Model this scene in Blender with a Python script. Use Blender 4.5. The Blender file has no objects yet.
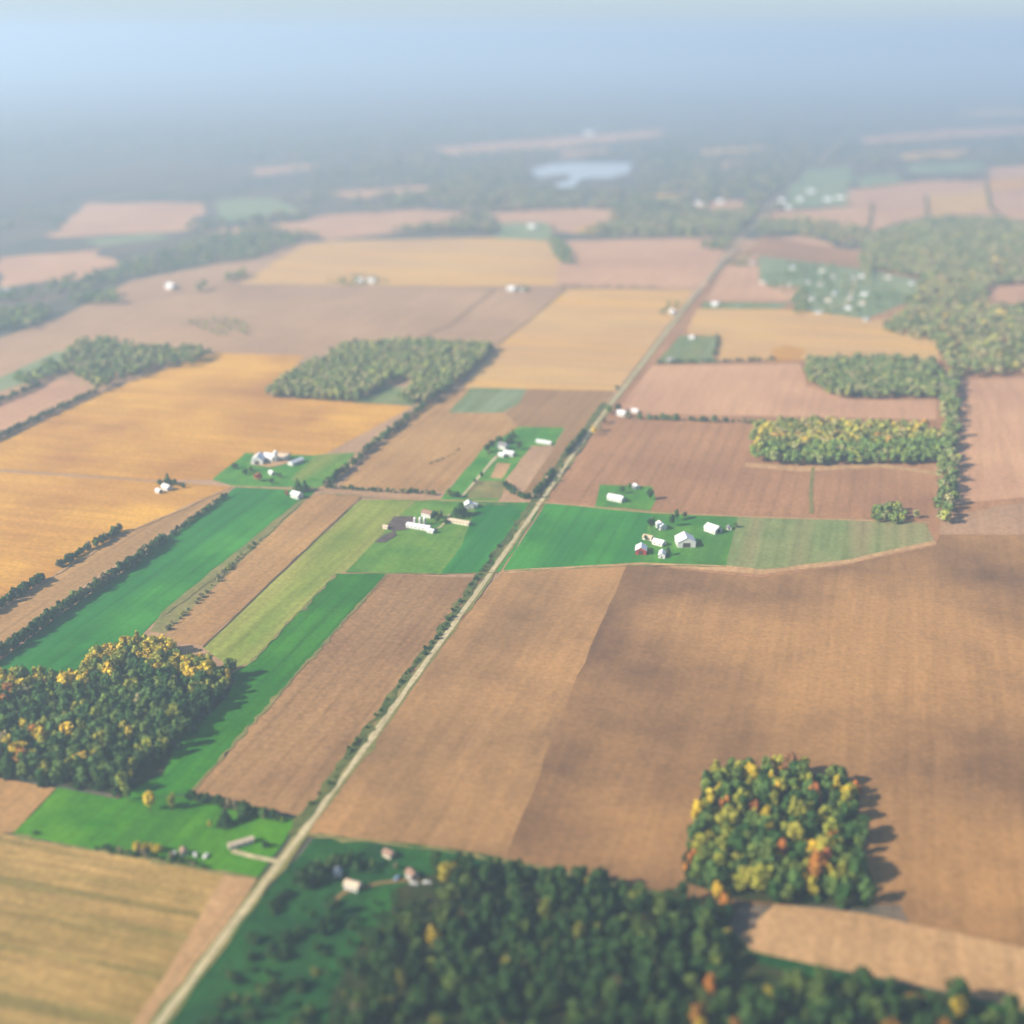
import bpy, math, random
import numpy as np
from mathutils import Vector
from mathutils.geometry import tessellate_polygon

R = random.Random(11)
NR = np.random.default_rng(11)
S = bpy.context.scene
COL = S.collection
rad = math.radians

# ------------------------------------------------------------------ camera
F, HOR, H = 1300.0, 40.0, 450.0           # focal length in px, horizon row, flying height
PITCH = math.atan((512 - HOR) / F)
CP, SP = math.cos(PITCH), math.sin(PITCH)

def g(px, py, z=0.0):
    """point of the ground seen at pixel px, py of the photograph"""
    a, b = (px - 512) / F, (512 - py) / F
    d = (a, CP + b * SP, -SP + b * CP)
    t = (H - z) / -d[2]
    return (d[0] * t, d[1] * t, z)

def mpp(px, py):
    """metres per pixel there"""
    x, y, _ = g(px, py)
    return math.sqrt(x * x + y * y + H * H) / F

cam = bpy.data.cameras.new('camera')
cam.sensor_width = 36
cam.lens = 36 * F / 1024
cam.clip_start, cam.clip_end = 1.0, 400000
cam.dof.use_dof = True
cam.dof.focus_distance = 1085
cam.dof.aperture_fstop = 0.0043
co = bpy.data.objects.new('camera', cam)
co.location = (0, 0, H)
co.rotation_euler = (math.pi / 2 - PITCH, 0, 0)
COL.objects.link(co)
S.camera = co

# ------------------------------------------------------------------ light
SUN_EL = rad(31)
sd = Vector((-0.93, -0.36, 0)).normalized()             # towards the sun, flat
w = bpy.data.worlds.new('World'); S.world = w; w.use_nodes = True
nt = w.node_tree; bg = nt.nodes['Background']
sky = nt.nodes.new('ShaderNodeTexSky'); sky.sky_type = 'NISHITA'; sky.sun_disc = False
sky.sun_elevation = SUN_EL; sky.sun_rotation = math.atan2(sd.x, sd.y)
sky.altitude = 300; sky.air_density = 1.0; sky.dust_density = 0.9; sky.ozone_density = 4.0
nt.links.new(sky.outputs[0], bg.inputs[0]); bg.inputs[1].default_value = 0.06
sl = bpy.data.lights.new('sun', 'SUN'); sl.energy = 5.0; sl.angle = rad(0.5); sl.color = (1.0, 0.88, 0.70)
so = bpy.data.objects.new('sun', sl); COL.objects.link(so)
so.rotation_euler = Vector((sd.x * math.cos(SUN_EL), sd.y * math.cos(SUN_EL), math.sin(SUN_EL))).to_track_quat('Z', 'Y').to_euler()
vs = S.view_settings
S.display_settings.display_device = 'sRGB'
vs.view_transform = 'Standard'; vs.look = 'None'; vs.gamma = 1; vs.exposure = 1.42; vs.use_curve_mapping = False
cy = S.cycles
cy.use_denoising = True
cy.max_bounces = 4; cy.diffuse_bounces = 2; cy.glossy_bounces = 2; cy.transmission_bounces = 2; cy.volume_bounces = 1
cy.transparent_max_bounces = 4
cy.caustics_reflective = cy.caustics_refractive = False

# ------------------------------------------------------------------ materials
ALB = 0.56
def lin(c, k=1.0):
    return tuple((((v / 255) / 12.92) if v / 255 <= 0.04045 else (((v / 255) + 0.055) / 1.055) ** 2.4) * k for v in c) + (1.0,)

AZ = math.atan2((905 - 512) / F, CP + (512 - HOR) / F * SP)   # heading of the long field edges
MATS = {}
def new_mat(name):
    m = bpy.data.materials.new(name); m.use_nodes = True
    return m, m.node_tree, m.node_tree.nodes['Principled BSDF']

def ramp(nt, fac, stops):
    r = nt.nodes.new('ShaderNodeValToRGB')
    e = r.color_ramp.elements
    while len(e) < len(stops): e.new(0.5)
    for k, (p, c) in enumerate(stops):
        e[k].position = p; e[k].color = c
    nt.links.new(fac, r.inputs[0]); return r.outputs[0]

def mix(nt, fac, a, b, mode='MIX'):
    n = nt.nodes.new('ShaderNodeMix'); n.data_type = 'RGBA'; n.blend_type = mode
    for sock, v in ((n.inputs[0], fac), (n.inputs[6], a), (n.inputs[7], b)):
        if hasattr(v, 'links'): nt.links.new(v, sock)
        else: sock.default_value = v
    return n.outputs[2]

def math_n(nt, op, a, b=0.5):
    n = nt.nodes.new('ShaderNodeMath'); n.operation = op
    for s, v in ((n.inputs[0], a), (n.inputs[1], b)):
        if hasattr(v, 'links'): nt.links.new(v, s)
        else: s.default_value = v
    return n.outputs[0]

def noise(nt, vec, scale, detail=4, rough=0.55):
    n = nt.nodes.new('ShaderNodeTexNoise'); n.inputs['Scale'].default_value = scale
    n.inputs['Detail'].default_value = detail; n.inputs['Roughness'].default_value = rough
    nt.links.new(vec, n.inputs['Vector']); return n.outputs['Fac']

def soil(name, c1, c2, c3=None, across=False, row=0.35, patch=1 / 170., fine=0.35, rowscale=1 / 9., seed=0.0, alb=None, tram=0.0):
    """bare soil, stubble or grass: broad patches, streaks along the rows and fine grain"""
    alb = alb or ALB
    m, nt, b = new_mat(name)
    geo = nt.nodes.new('ShaderNodeNewGeometry')
    mp = nt.nodes.new('ShaderNodeMapping'); mp.inputs['Rotation'].default_value = (0, 0, AZ)
    mp.inputs['Location'].default_value = (seed * 731.0, seed * 417.0, 0)
    nt.links.new(geo.outputs['Position'], mp.inputs['Vector'])
    v = mp.outputs[0]
    st = nt.nodes.new('ShaderNodeMapping')
    st.inputs['Scale'].default_value = (0.05, 1, 1) if across else (1, 0.05, 1)
    nt.links.new(v, st.inputs['Vector'])
    n1 = noise(nt, v, patch, 5, 0.6)
    n2 = noise(nt, st.outputs[0], rowscale, 3, 0.6)
    n3 = noise(nt, v, 0.22, 4, 0.7)
    n4 = noise(nt, st.outputs[0], rowscale * 0.22, 2, 0.5)
    col = ramp(nt, n1, [(0.36, lin(c1, alb)), (0.62, lin(c2, alb))])
    if c3:
        col = mix(nt, ramp(nt, n4, [(0.48, (0, 0, 0, 1)), (0.66, (0.85, 0.85, 0.85, 1))]), col, lin(c3, alb))
    lo = 1 - row
    rr = ramp(nt, n2, [(0.35, (lo, lo, lo, 1)), (0.65, (1.1, 1.1, 1.1, 1))])
    col = mix(nt, 1.0, col, rr, 'MULTIPLY')
    lo = 1 - fine
    col = mix(nt, 1.0, col, ramp(nt, n3, [(0.3, (lo, lo, lo, 1)), (0.7, (1.12, 1.12, 1.12, 1))]), 'MULTIPLY')
    if tram:
        wv = nt.nodes.new('ShaderNodeTexWave'); wv.bands_direction = 'Y' if across else 'X'
        wv.inputs['Scale'].default_value = 0.314 / 15; wv.inputs['Distortion'].default_value = 1.2
        wv.inputs['Detail'].default_value = 1.0; wv.inputs['Detail Scale'].default_value = 0.4
        nt.links.new(v, wv.inputs['Vector'])
        lo = 1 - tram
        col = mix(nt, 1.0, col, ramp(nt, wv.outputs['Fac'], [(0.03, (lo, lo, lo * .97, 1)), (0.16, (1, 1, 1, 1))]), 'MULTIPLY')
    nt.links.new(col, b.inputs['Base Color'])
    b.inputs['Roughness'].default_value = 0.95
    b.inputs['Specular IOR Level'].default_value = 0.1
    return m

def paint(name, c, rough=0.6, dirt=0.15, metal=0.0, alb=0.75):
    m, nt, b = new_mat(name)
    tc = nt.nodes.new('ShaderNodeTexCoord')
    n = noise(nt, tc.outputs['Object'], 0.8, 5, 0.65)
    lo = 1 - dirt
    col = mix(nt, 1.0, lin(c, alb), ramp(nt, n, [(0.3, (lo, lo, lo, 1)), (0.7, (1, 1, 1, 1))]), 'MULTIPLY')
    nt.links.new(col, b.inputs['Base Color'])
    b.inputs['Roughness'].default_value = rough; b.inputs['Metallic'].default_value = metal
    return m

def foliage(name, attr):
    m, nt, b = new_mat(name)
    if attr:
        a = nt.nodes.new('ShaderNodeAttribute'); a.attribute_name = 'tint'; c = a.outputs['Color']
    else:
        a = nt.nodes.new('ShaderNodeObjectInfo'); c = a.outputs['Color']
    geo = nt.nodes.new('ShaderNodeNewGeometry')
    n = noise(nt, geo.outputs['Position'], 0.45, 3, 0.6)
    col = mix(nt, 1.0, c, ramp(nt, n, [(0.3, (0.62, 0.66, 0.7, 1)), (0.7, (1.35, 1.3, 1.15, 1))]), 'MULTIPLY')
    nt.links.new(col, b.inputs['Base Color'])
    b.inputs['Roughness'].default_value = 0.8
    b.inputs['Specular IOR Level'].default_value = 0.15
    tr = nt.nodes.new('ShaderNodeBsdfTranslucent'); nt.links.new(col, tr.inputs[0])
    ms = nt.nodes.new('ShaderNodeMixShader'); ms.inputs[0].default_value = 0.18
    nt.links.new(b.outputs[0], ms.inputs[1]); nt.links.new(tr.outputs[0], ms.inputs[2])
    nt.links.new(ms.outputs[0], nt.nodes['Material Output'].inputs[0])
    return m

M = {}
M['leaf'] = foliage('leaf', False)
M['leaf_mass'] = foliage('leaf_mass', True)
M['bark'] = paint('bark', (92, 74, 58), 0.95, 0.3, alb=0.9)
M['white'] = paint('white_paint', (240, 240, 236), 0.5, 0.1, alb=0.6)
M['roof_white'] = paint('white_sheet_roof', (246, 247, 250), 0.45, 0.08, 0.0, 0.66)
M['cream'] = paint('cream_paint', (226, 214, 190), 0.6, 0.12)
M['grey_roof'] = paint('grey_shingle', (128, 126, 130), 0.8, 0.2)
M['dark_roof'] = paint('dark_shingle', (82, 76, 76), 0.85, 0.2)
M['brown_roof'] = paint('brown_shingle', (150, 118, 100), 0.85, 0.2)
M['tan_roof'] = paint('tan_roof', (205, 185, 160), 0.7, 0.15)
M['red'] = paint('barn_red', (170, 62, 48), 0.7, 0.2)
M['galv'] = paint('galvanised', (190, 196, 202), 0.4, 0.12, 0.3)
M['concrete'] = paint('concrete', (214, 210, 204), 0.8, 0.15)
M['glass'] = paint('window_glass', (46, 58, 70), 0.1, 0.1)
M['dark'] = paint('dark_wood', (70, 58, 52), 0.8, 0.2)
M['tyre'] = paint('tyre_rubber', (30, 30, 32), 0.9, 0.1)
M['blue'] = paint('blue_enamel', (120, 140, 170), 0.3, 0.1)

# ------------------------------------------------------------------ ground sheets
LAYER = [0]
def sheet(name, pts, mat, label=None, lift=None, jag=0.45, step=22.0, world=False):
    """a sheet of ground with a slightly ragged edge, a few centimetres above the one below"""
    LAYER[0] += 1
    z = 0.008 * LAYER[0] if lift is None else lift
    P = [p if world else g(*p) for p in pts]
    out = []
    for i, a in enumerate(P):
        b = P[(i + 1) % len(P)]
        dx, dy = b[0] - a[0], b[1] - a[1]
        L = math.hypot(dx, dy)
        n = max(1, min(60, int(L / step)))
        out.append((a[0], a[1]))
        k = jag * (1 + L / max(n, 1) / 60)
        for j in range(1, n):
            t = j / n; o = R.gauss(0, k)
            out.append((a[0] + dx * t - dy / L * o, a[1] + dy * t + dx / L * o))
    tris = tessellate_polygon([[Vector((x, y, 0)) for x, y in out]])
    me = bpy.data.meshes.new(name)
    fs = []
    for t in tris:
        a, b, c = (out[i] for i in t)
        if (b[0] - a[0]) * (c[1] - a[1]) - (b[1] - a[1]) * (c[0] - a[0]) < 0: t = t[::-1]
        fs.append(tuple(t))
    me.from_pydata([(x, y, z) for x, y in out], [], fs)
    me.materials.append(mat)
    o = bpy.data.objects.new(name, me); COL.objects.link(o)
    o['kind'] = 'structure'
    if label: o['label'] = label
    return o

def ribbon_pts(pts, wid):
    P = [Vector(g(*p)).to_2d() for p in pts]
    l, r = [], []
    for i, p in enumerate(P):
        a, b = P[max(0, i - 1)], P[min(len(P) - 1, i + 1)]
        d = (b - a).normalized(); n = Vector((-d.y, d.x)) * wid / 2
        l.append((p + n).to_tuple() + (0,)); r.append((p - n).to_tuple() + (0,))
    return l + r[::-1]

def ribbon(name, pts, wid, mat, label=None, jag=0.25, step=14.0):
    return sheet(name, ribbon_pts(pts, wid), mat, label, jag=jag, step=step, world=True)

# colours are surface colours, scaled down to real reflectances by ALB, except the haze-paled far floor
G = {}
G['forest_floor'] = soil('far_forest_floor', (92, 100, 88), (118, 112, 94), (146, 124, 106), row=0.2, patch=1 / 420.)  # lightened, so part of the distance haze is painted into the floor
G['pink'] = soil('pinkish_soil', (212, 160, 124), (232, 180, 136), None, row=0.07, patch=1 / 260., seed=1)
G['pale'] = soil('pale_stubble', (222, 174, 118), (236, 190, 118), (246, 190, 96), across=True, row=0.07, patch=1 / 240., rowscale=1 / 16., seed=2)
G['orange'] = soil('orange_stubble', (202, 140, 66), (252, 190, 76), (228, 166, 76), across=True, row=0.08, patch=1 / 170., rowscale=1 / 14., seed=3, tram=0.07)
G['tan'] = soil('tan_soil', (188, 142, 92), (212, 164, 102), (190, 148, 96), row=0.09, patch=1 / 120., seed=4, tram=0.1)
G['brown'] = soil('brown_soil', (166, 126, 86), (192, 148, 98), (176, 136, 92), row=0.08, patch=1 / 130., seed=5, tram=0.12)
G['greybrown'] = soil('grey_brown_soil', (190, 150, 116), (208, 166, 126), None, row=0.07, patch=1 / 220., seed=6)
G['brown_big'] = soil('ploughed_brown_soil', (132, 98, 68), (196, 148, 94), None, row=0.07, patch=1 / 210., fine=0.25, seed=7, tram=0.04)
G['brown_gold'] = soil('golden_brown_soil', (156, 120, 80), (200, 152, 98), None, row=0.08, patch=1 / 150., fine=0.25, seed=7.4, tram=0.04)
G['brown_red'] = soil('reddish_brown_soil', (174, 126, 90), (200, 148, 104), None, row=0.07, patch=1 / 180., seed=8, tram=0.1)
G['stubble'] = soil('striped_stubble', (176, 146, 80), (214, 174, 104), (150, 136, 72), across=True, row=0.22, patch=1 / 70., rowscale=1 / 2.6, seed=9, tram=0.12)
G['emerald'] = soil('emerald_crop', (30, 118, 38), (74, 162, 58), (44, 130, 56), row=0.12, patch=1 / 120., fine=0.2, seed=10, tram=0.14)
G['emerald_near'] = soil('bright_crop', (32, 114, 18), (80, 158, 32), (48, 126, 28), row=0.14, patch=1 / 80., fine=0.25, seed=11, tram=0.14)
G['lawn'] = soil('mown_lawn', (62, 140, 44), (104, 166, 58), (76, 134, 54), row=0.12, patch=1 / 40., fine=0.3, seed=12)
G['lawn_near'] = soil('near_lawn', (46, 126, 10), (100, 166, 22), (58, 124, 24), row=0.12, patch=1 / 60., fine=0.3, seed=13, tram=0.1)
G['olive'] = soil('olive_hay', (130, 156, 58), (164, 176, 78), (184, 180, 90), row=0.14, patch=1 / 70., seed=14, tram=0.1)
G['pasture'] = soil('pale_pasture', (132, 152, 92), (156, 166, 104), (176, 160, 112), row=0.12, patch=1 / 60., seed=15, tram=0.1)
G['farm_green'] = soil('farm_grass', (84, 146, 50), (126, 166, 62), (150, 160, 70), row=0.12, patch=1 / 60., seed=16)
G['rough'] = soil('rough_grass', (128, 136, 76), (164, 150, 92), row=0.15, patch=1 / 25., seed=17)
G['wood_grass'] = soil('rank_grass', (28, 84, 36), (50, 112, 42), (34, 74, 42), row=0.12, patch=1 / 35., fine=0.4, seed=18)
G['teal'] = soil('far_green_field', (134, 156, 112), (156, 168, 122), row=0.1, patch=1 / 200., seed=19)
G['margin'] = soil('dry_margin', (208, 164, 114), (222, 178, 126), row=0.15, patch=1 / 60., seed=20)
G['wildgrass'] = soil('wild_grey_green', (112, 140, 84), (146, 152, 96), (150, 166, 126), row=0.12, patch=1 / 45., seed=21)
G['verge_green'] = soil('verge_grass', (70, 96, 48), (122, 128, 68), row=0.15, patch=1 / 14., seed=27)
G['gravel'] = soil('gravel_road', (206, 190, 148), (222, 206, 164), row=0.12, patch=1 / 60., rowscale=1 / 2.0, seed=22, alb=0.6)
G['lane'] = soil('grassy_lane', (156, 126, 86), (168, 136, 92), row=0.15, patch=1 / 40., seed=23)
G['yard'] = soil('feedlot_mud', (96, 84, 82), (122, 104, 98), row=0.1, patch=1 / 10., fine=0.4, seed=24)
G['floor'] = soil('woodland_floor', (44, 66, 32), (76, 76, 40), row=0.1, patch=1 / 20., fine=0.4, seed=25)
G['ditch'] = soil('dark_ditch', (92, 86, 58), (118, 102, 66), row=0.1, patch=1 / 30., seed=26)

# the land out to the horizon: a disc
me = bpy.data.meshes.new('ground')
n = 96; RAD = 90000
vv = [(0, 0, 0)] + [(RAD * math.cos(2 * math.pi * k / n), RAD * math.sin(2 * math.pi * k / n), 0) for k in range(n)]
me.from_pydata(vv, [], [(0, 1 + k, 1 + (k + 1) % n) for k in range(n)])
me.materials.append(G['forest_floor'])
o = bpy.data.objects.new('ground', me); COL.objects.link(o); o['kind'] = 'structure'; o['label'] = 'hazy wooded land reaching to the horizon'

# far patches beyond the farmland
far = [
 ('pink', [(90,203),(208,203),(190,230),(55,238),(60,225)]),
 ('pink', [(0,258),(100,250),(118,265),(75,280),(0,288)]),
 ('teal', [(215,200),(275,198),(300,212),(225,222)]),
 ('pink', [(200,232),(300,222),(330,214),(420,210),(470,213),(440,226),(330,240),(280,232)]),
 ('pink', [(490,214),(560,209),(625,210),(600,222),(572,233),(545,231),(500,222)]),
 ('orange', [(572,233),(600,222),(640,212),(620,222),(596,235)]),
 ('teal', [(492,224),(540,222),(552,232),(545,242),(505,240)]),
 ('pink', [(430,148),(560,138),(660,130),(665,136),(560,148),(440,155)]),
 ('pink', [(690,206),(722,201),(748,201),(744,213),(720,214)]),
 ('pink', [(714,162),(740,160),(738,165),(716,167)]),
 ('teal', [(806,172),(852,165),(850,196),(846,206),(776,208)]),
 ('teal', [(858,178),(900,172),(898,185),(855,188)]),
 ('pink', [(850,190),(920,180),(985,180),(1100,166),(1100,235),(1000,216),(925,215),(870,232),(768,226),(770,212),(850,206)]),
 ('pale', [(928,196),(985,190),(990,208),(932,217)]),
 ('orange', [(985,182),(1060,176),(1060,186),(986,190)]),
 ('pale', [(900,154),(968,150),(960,157),(905,160)]),
 ('pink', [(746,240),(800,236),(832,244),(828,256),(735,258)]),
 ('pink', [(860,138),(960,130),(1050,126),(1050,132),(950,137),(865,143)]),
 ('pale', [(700,150),(770,146),(768,150),(704,155)]),
 ('teal', [(905,166),(960,162),(985,164),(975,172),(908,173)]),
 ('pink', [(330,192),(420,186),(440,190),(350,199)]),
 ('pale', [(645,196),(690,193),(688,199),(650,202)]),
 ('teal', [(80,240),(150,234),(175,238),(100,246)]),
 ('pink', [(560,152),(610,149),(605,153),(562,157)]),
 ('pale', [(960,112),(1060,108),(1060,112),(965,116)]),
 ('pink', [(250,170),(320,164),(318,168),(255,175)]),
 ('pink', [(990,168),(1100,160),(1100,172),(985,180)]),
]
for c, p in far:
    sheet('field' if c != 'teal' else 'meadow', p, G[c], jag=6, step=60)

# the lake
mw, ntw, bw = new_mat('lake_water')
bw.inputs['Base Color'].default_value = (0.36, 0.38, 0.40, 1); bw.inputs['Roughness'].default_value = 0.25
nzw = ntw.nodes.new('ShaderNodeTexNoise'); nzw.inputs['Scale'].default_value = 0.2
bmp = ntw.nodes.new('ShaderNodeBump'); bmp.inputs['Strength'].default_value = 0.15
ntw.links.new(nzw.outputs[0], bmp.inputs['Height']); ntw.links.new(bmp.outputs[0], bw.inputs['Normal'])
sheet('lake_water', [(530,170),(550,164),(581,162.5),(632,163),(630,172),(612,178),(589,178),(577,180),(575,188),(566,189),(554,184),(569,180),(569,174),(538,178)], mw,
      'pale lake with an island spit in the hazy distance', jag=3, step=50)

# farmland, far to near
fields = [
 ('farmland', 'greybrown', [(-120,350),(0,338),(60,318),(130,281),(215,264),(258,259),(300,243),(330,241),(480,238),(560,241),(725,237),(760,240),(720,262),(705,288),(690,300),(640,362),(600,420),(560,470),(545,503),(560,700),(-300,700)], None),
 ('stubble_field', 'pale', [(240,284),(300,247),(330,241),(490,238),(560,243),(556,286),(330,286)], 'pale stubble field beyond the far cross road'),
 ('stubble_field', 'pink', [(560,241),(728,237),(705,288),(556,287)], 'pinkish field left of the road beyond the far cross road'),
 ('bare_field', 'greybrown', [(60,345),(150,300),(250,286),(495,288),(440,335),(300,356),(216,353)], 'wide grey brown field beyond the middle wood'),
 ('bare_field', 'greybrown', [(495,289),(566,290),(497,346),(440,336)], 'narrow grey brown field right of the wide one'),
 ('stubble_field', 'pale', [(566,290),(694,290),(640,360),(615,391),(462,388),(497,346)], 'pale orange field left of the road below the far cross road'),
 ('field_strip', 'pink', [(-60,420),(0,402),(60,379),(95,392),(0,438),(-60,465)], 'pale strip between two far left hedges'),
 ('stubble_field', 'orange', [(-80,478),(0,442),(100,394),(160,370),(216,353),(305,356),(268,396),(356,402),(412,407),(322,456),(245,453),(216,480),(150,480),(0,470)], 'large orange stubble field left of the middle wood'),
 ('meadow', 'teal', [(-30,385),(0,378),(55,352),(75,350),(60,372),(20,385),(-30,400)], None),
 ('stubble_field', 'orange', [(-120,478),(0,472),(150,482),(232,486),(120,535),(60,572),(0,606),(-120,660)], 'orange stubble field left of the small white house'),
 ('field_strip', 'tan', [(-60,650),(0,612),(120,537),(232,487),(222,496),(85,585),(0,652),(-60,700)], 'narrow tan strip between two left hedgerows'),
 ('meadow', 'wildgrass', [(471,388),(527,389),(519,404),(502,413),(448,413)], 'rough grey green plot beside the pale fields'),
 ('bare_field', 'brown', [(528,389),(615,391),(600,410),(590,428),(565,428),(519,427),(505,413),(519,404)], 'brown field above the farm with a drive'),
 ('bare_field', 'tan', [(462,388),(471,388),(448,413),(502,413),(519,427),(484,448),(446,492),(338,487),(420,408)], 'tan field with a small gully left of the farm drive'),
 ('lawn', 'lawn', [(519,427),(565,428),(554,446),(531,446),(505,480),(498,502),(440,500),(448,490),(484,448)], 'green grounds of the farm with the long drive'),
 ('bare_field', 'greybrown', [(535,447),(554,446),(530,484),(507,485),(506,480)], 'small grey field beside the farm with the long drive'),
 ('bare_field', 'brown', [(566,428),(592,428),(548,498),(520,497),(530,484),(555,446)], 'brown strip left of the road'),
 ('meadow', 'rough', [(474,481),(506,481),(501,499),(466,499)], None),
 ('bare_plot', 'margin', [(490,478),(497,463),(511,464),(502,479)], 'pale bare plot beside the long drive'),
 ('lawn', 'lawn', [(212,480),(246,453),(322,456),(352,455),(335,478),(318,488),(232,486)], 'green grounds around the white farm'),
 ('meadow', 'farm_green', [(316,455),(356,453),(332,482),(318,488),(290,480)], None),
 ('crop_field', 'emerald', [(-40,686),(0,662),(41,630),(82,600),(132,566),(164,542),(236,487),(318,489),(300,506),(160,617),(100,680),(60,720)], 'long emerald green field above the left wood'),
 ('grass_margin', 'rough', [(300,500),(312,497),(180,622),(166,634),(150,632),(162,612)], None),
 ('bare_field', 'tan', [(312,495),(361,496),(203,646),(160,640),(180,620)], 'long tan strip between emerald and olive fields'),
 ('hay_field', 'olive', [(361,500),(416,500),(392,522),(372,545),(345,572),(335,574),(250,664),(232,668),(203,648)], 'long olive green hay field'),
 ('meadow', 'farm_green', [(416,501),(440,500),(498,502),(478,504),(462,545),(440,574),(345,573),(372,545),(392,522)], 'light green meadow around the farm with three silos'),
 ('crop_field', 'emerald', [(478,502),(544,503),(520,540),(500,572),(440,574),(462,545)], 'dark emerald field left of the road'),
 ('crop_field', 'emerald_near', [(335,574),(386,574),(190,794),(120,800),(180,720),(235,672),(250,664)], 'green strip along the right edge of the left wood'),
 ('bare_field', 'brown', [(386,575),(478,578),(440,635),(370,730),(306,818),(250,806),(190,794)], 'long tan brown field left of the road'),
 # right of the road
 ('farmland', 'brown_red', [(695,300),(705,288),(728,262),(760,240),(760,236),(850,250),(1100,240),(1100,640),(505,572),(545,503),(600,425),(640,365)], None),
 ('bare_field', 'pink', [(727,266),(755,265),(758,255),(735,257),(800,288),(802,301),(706,301)], None),
 ('meadow', 'teal', [(758,256),(870,270),(920,280),(915,300),(868,318),(800,316),(790,300),(803,287),(760,284)], 'hazy green village grounds beside the far woods'),
 ('meadow', 'wildgrass', [(704,302),(790,303),(780,309),(700,309)], None),
 ('stubble_field', 'pale', [(697,309),(800,310),(870,320),(915,318),(935,330),(940,360),(880,359),(805,360),(720,362),(718,336),(686,334)], 'pale orange field right of the road'),
 ('stubble_patch', 'orange', [(770,350),(786,345),(806,349),(800,362),(775,363)], None),
 ('meadow', 'wildgrass', [(680,336),(717,336),(713,357),(720,363),(655,364)], 'rough green plot right of the road'),
 ('bare_field', 'pink', [(652,366),(800,364),(806,386),(850,400),(936,401),(936,420),(752,416),(615,414)], 'pinkish field in front of the right oblong wood'),
 ('bare_field', 'brown_red', [(607,424),(755,424),(748,464),(800,468),(880,465),(938,470),(936,508),(740,506),(650,486),(602,486),(592,503),(548,500)], 'reddish brown field right of the road'),
 ('field_edge', 'margin', [(745,463),(800,467),(880,464),(938,472),(938,476),(880,468),(800,472),(745,467)], None),
 ('bare_field', 'pink', [(956,380),(1100,377),(1100,492),(1000,500),(956,505)], 'pinkish field at the right edge of the picture'),
 ('bare_field', 'greybrown', [(940,520),(1000,506),(1100,495),(1100,540),(940,535)], None),
 ('lawn', 'lawn', [(600,485),(652,487),(656,500),(650,511),(595,507)], 'lawn around the white house right of the road'),
 ('crop_field', 'emerald', [(545,504),(595,507),(652,512),(641,566),(503,571)], 'dark emerald field right of the road'),
 ('lawn', 'lawn', [(652,512),(738,517),(726,567),(640,566)], 'bright grass around the white barns'),
 ('meadow', 'pasture', [(738,517),(866,520),(926,524),(934,541),(850,560),(760,571),(726,567)], 'pale green pasture right of the white barns'),
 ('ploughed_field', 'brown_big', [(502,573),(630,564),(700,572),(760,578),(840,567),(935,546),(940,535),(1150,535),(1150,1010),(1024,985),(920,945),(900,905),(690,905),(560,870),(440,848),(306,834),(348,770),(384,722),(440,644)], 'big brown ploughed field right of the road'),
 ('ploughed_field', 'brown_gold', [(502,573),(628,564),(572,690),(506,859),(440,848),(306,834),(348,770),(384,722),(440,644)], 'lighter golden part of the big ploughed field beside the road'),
 ('field_edge', 'margin', [(502,571),(640,563),(726,566),(762,570),(850,560),(934,541),(937,544),(850,564),(763,575),(700,570),(630,565),(504,574)], 'pale dry margin above the big brown field'),
 ('bare_field', 'margin', [(738,940),(775,905),(868,915),(1100,965),(1100,1050),(1010,1006),(880,978),(752,952)], 'pale tan strip in the bottom right corner'),
 # near left
 ('lawn', 'lawn_near', [(12,835),(58,788),(120,800),(190,796),(250,806),(298,822),(258,878),(200,868),(80,848)], 'bright green paddock below the left wood'),
 ('bare_field', 'tan', [(-120,775),(0,779),(56,789),(14,833),(-120,845)], None),
 ('stubble_field', 'stubble', [(-160,832),(0,834),(90,850),(200,870),(257,880),(200,965),(150,1040),(90,1120),(-200,1120)], 'striped straw stubble field in the bottom left corner'),
 ('field_edge', 'margin', [(226,874),(257,880),(200,965),(150,1040),(100,1110),(80,1110),(160,985)], None),
 ('rank_grass', 'wood_grass', [(318,834),(440,848),(560,870),(690,900),(735,935),(752,952),(880,980),(1010,1008),(1150,1060),(1150,1250),(60,1250),(170,1024),(260,900)], 'rank dark grass around the foreground wood'),
]
for nm, c, p, lab in fields:
    sheet(nm, p, G[c], lab)

# woodland floors lie under the near woods
WOODS = {
 'left': [(-90,690),(0,686),(35,684),(75,684),(95,666),(130,647),(165,651),(185,668),(236,679),(228,696),(175,748),(122,796),(70,788),(0,779),(-90,772)],
 'square': [(706,772),(790,770),(860,790),(868,910),(780,905),(735,900),(686,884)],
}
for k in WOODS: sheet('woodland_floor', WOODS[k], G['floor'], jag=3)
sheet('woodland_floor', [(395,890),(450,868),(560,884),(690,905),(735,938),(760,965),(880,990),(1010,1015),(1150,1070),(1150,1250),(300,1250),(330,1000)], G['floor'], jag=3)

# roads
ROAD = [(90,1110),(155,1030),(203,965),(250,903),(300,837),(357,759),(412,682),(470,602),(507,550),(540,503),(575,452),(612,403),(650,354),(690,301),(722,262),(742,236),(770,205),(800,178),(830,150),(860,122)]
ribbon('grass_verge', ROAD[:14], 9, G['rough'], 'rough grass verge along the straight gravel road', jag=0.8)
ribbon('gravel_road', ROAD, 4.2, G['gravel'], 'straight pale gravel road running to the horizon')
ribbon('gravel_road', [(-120,466),(0,470),(150,481),(235,487),(340,492),(445,501),(544,503)], 3.0, G['margin'], 'narrow cross road left of the gravel road')
ribbon('farm_track', [(545,503),(650,513),(740,517),(866,521),(930,523)], 3.2, G['margin'], 'grassy field track right of the gravel road')
ribbon('far_road', [(100,305),(250,286),(330,286),(490,288),(704,288)], 2.5, G['ditch'], 'thin dark line of the far cross road')
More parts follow.
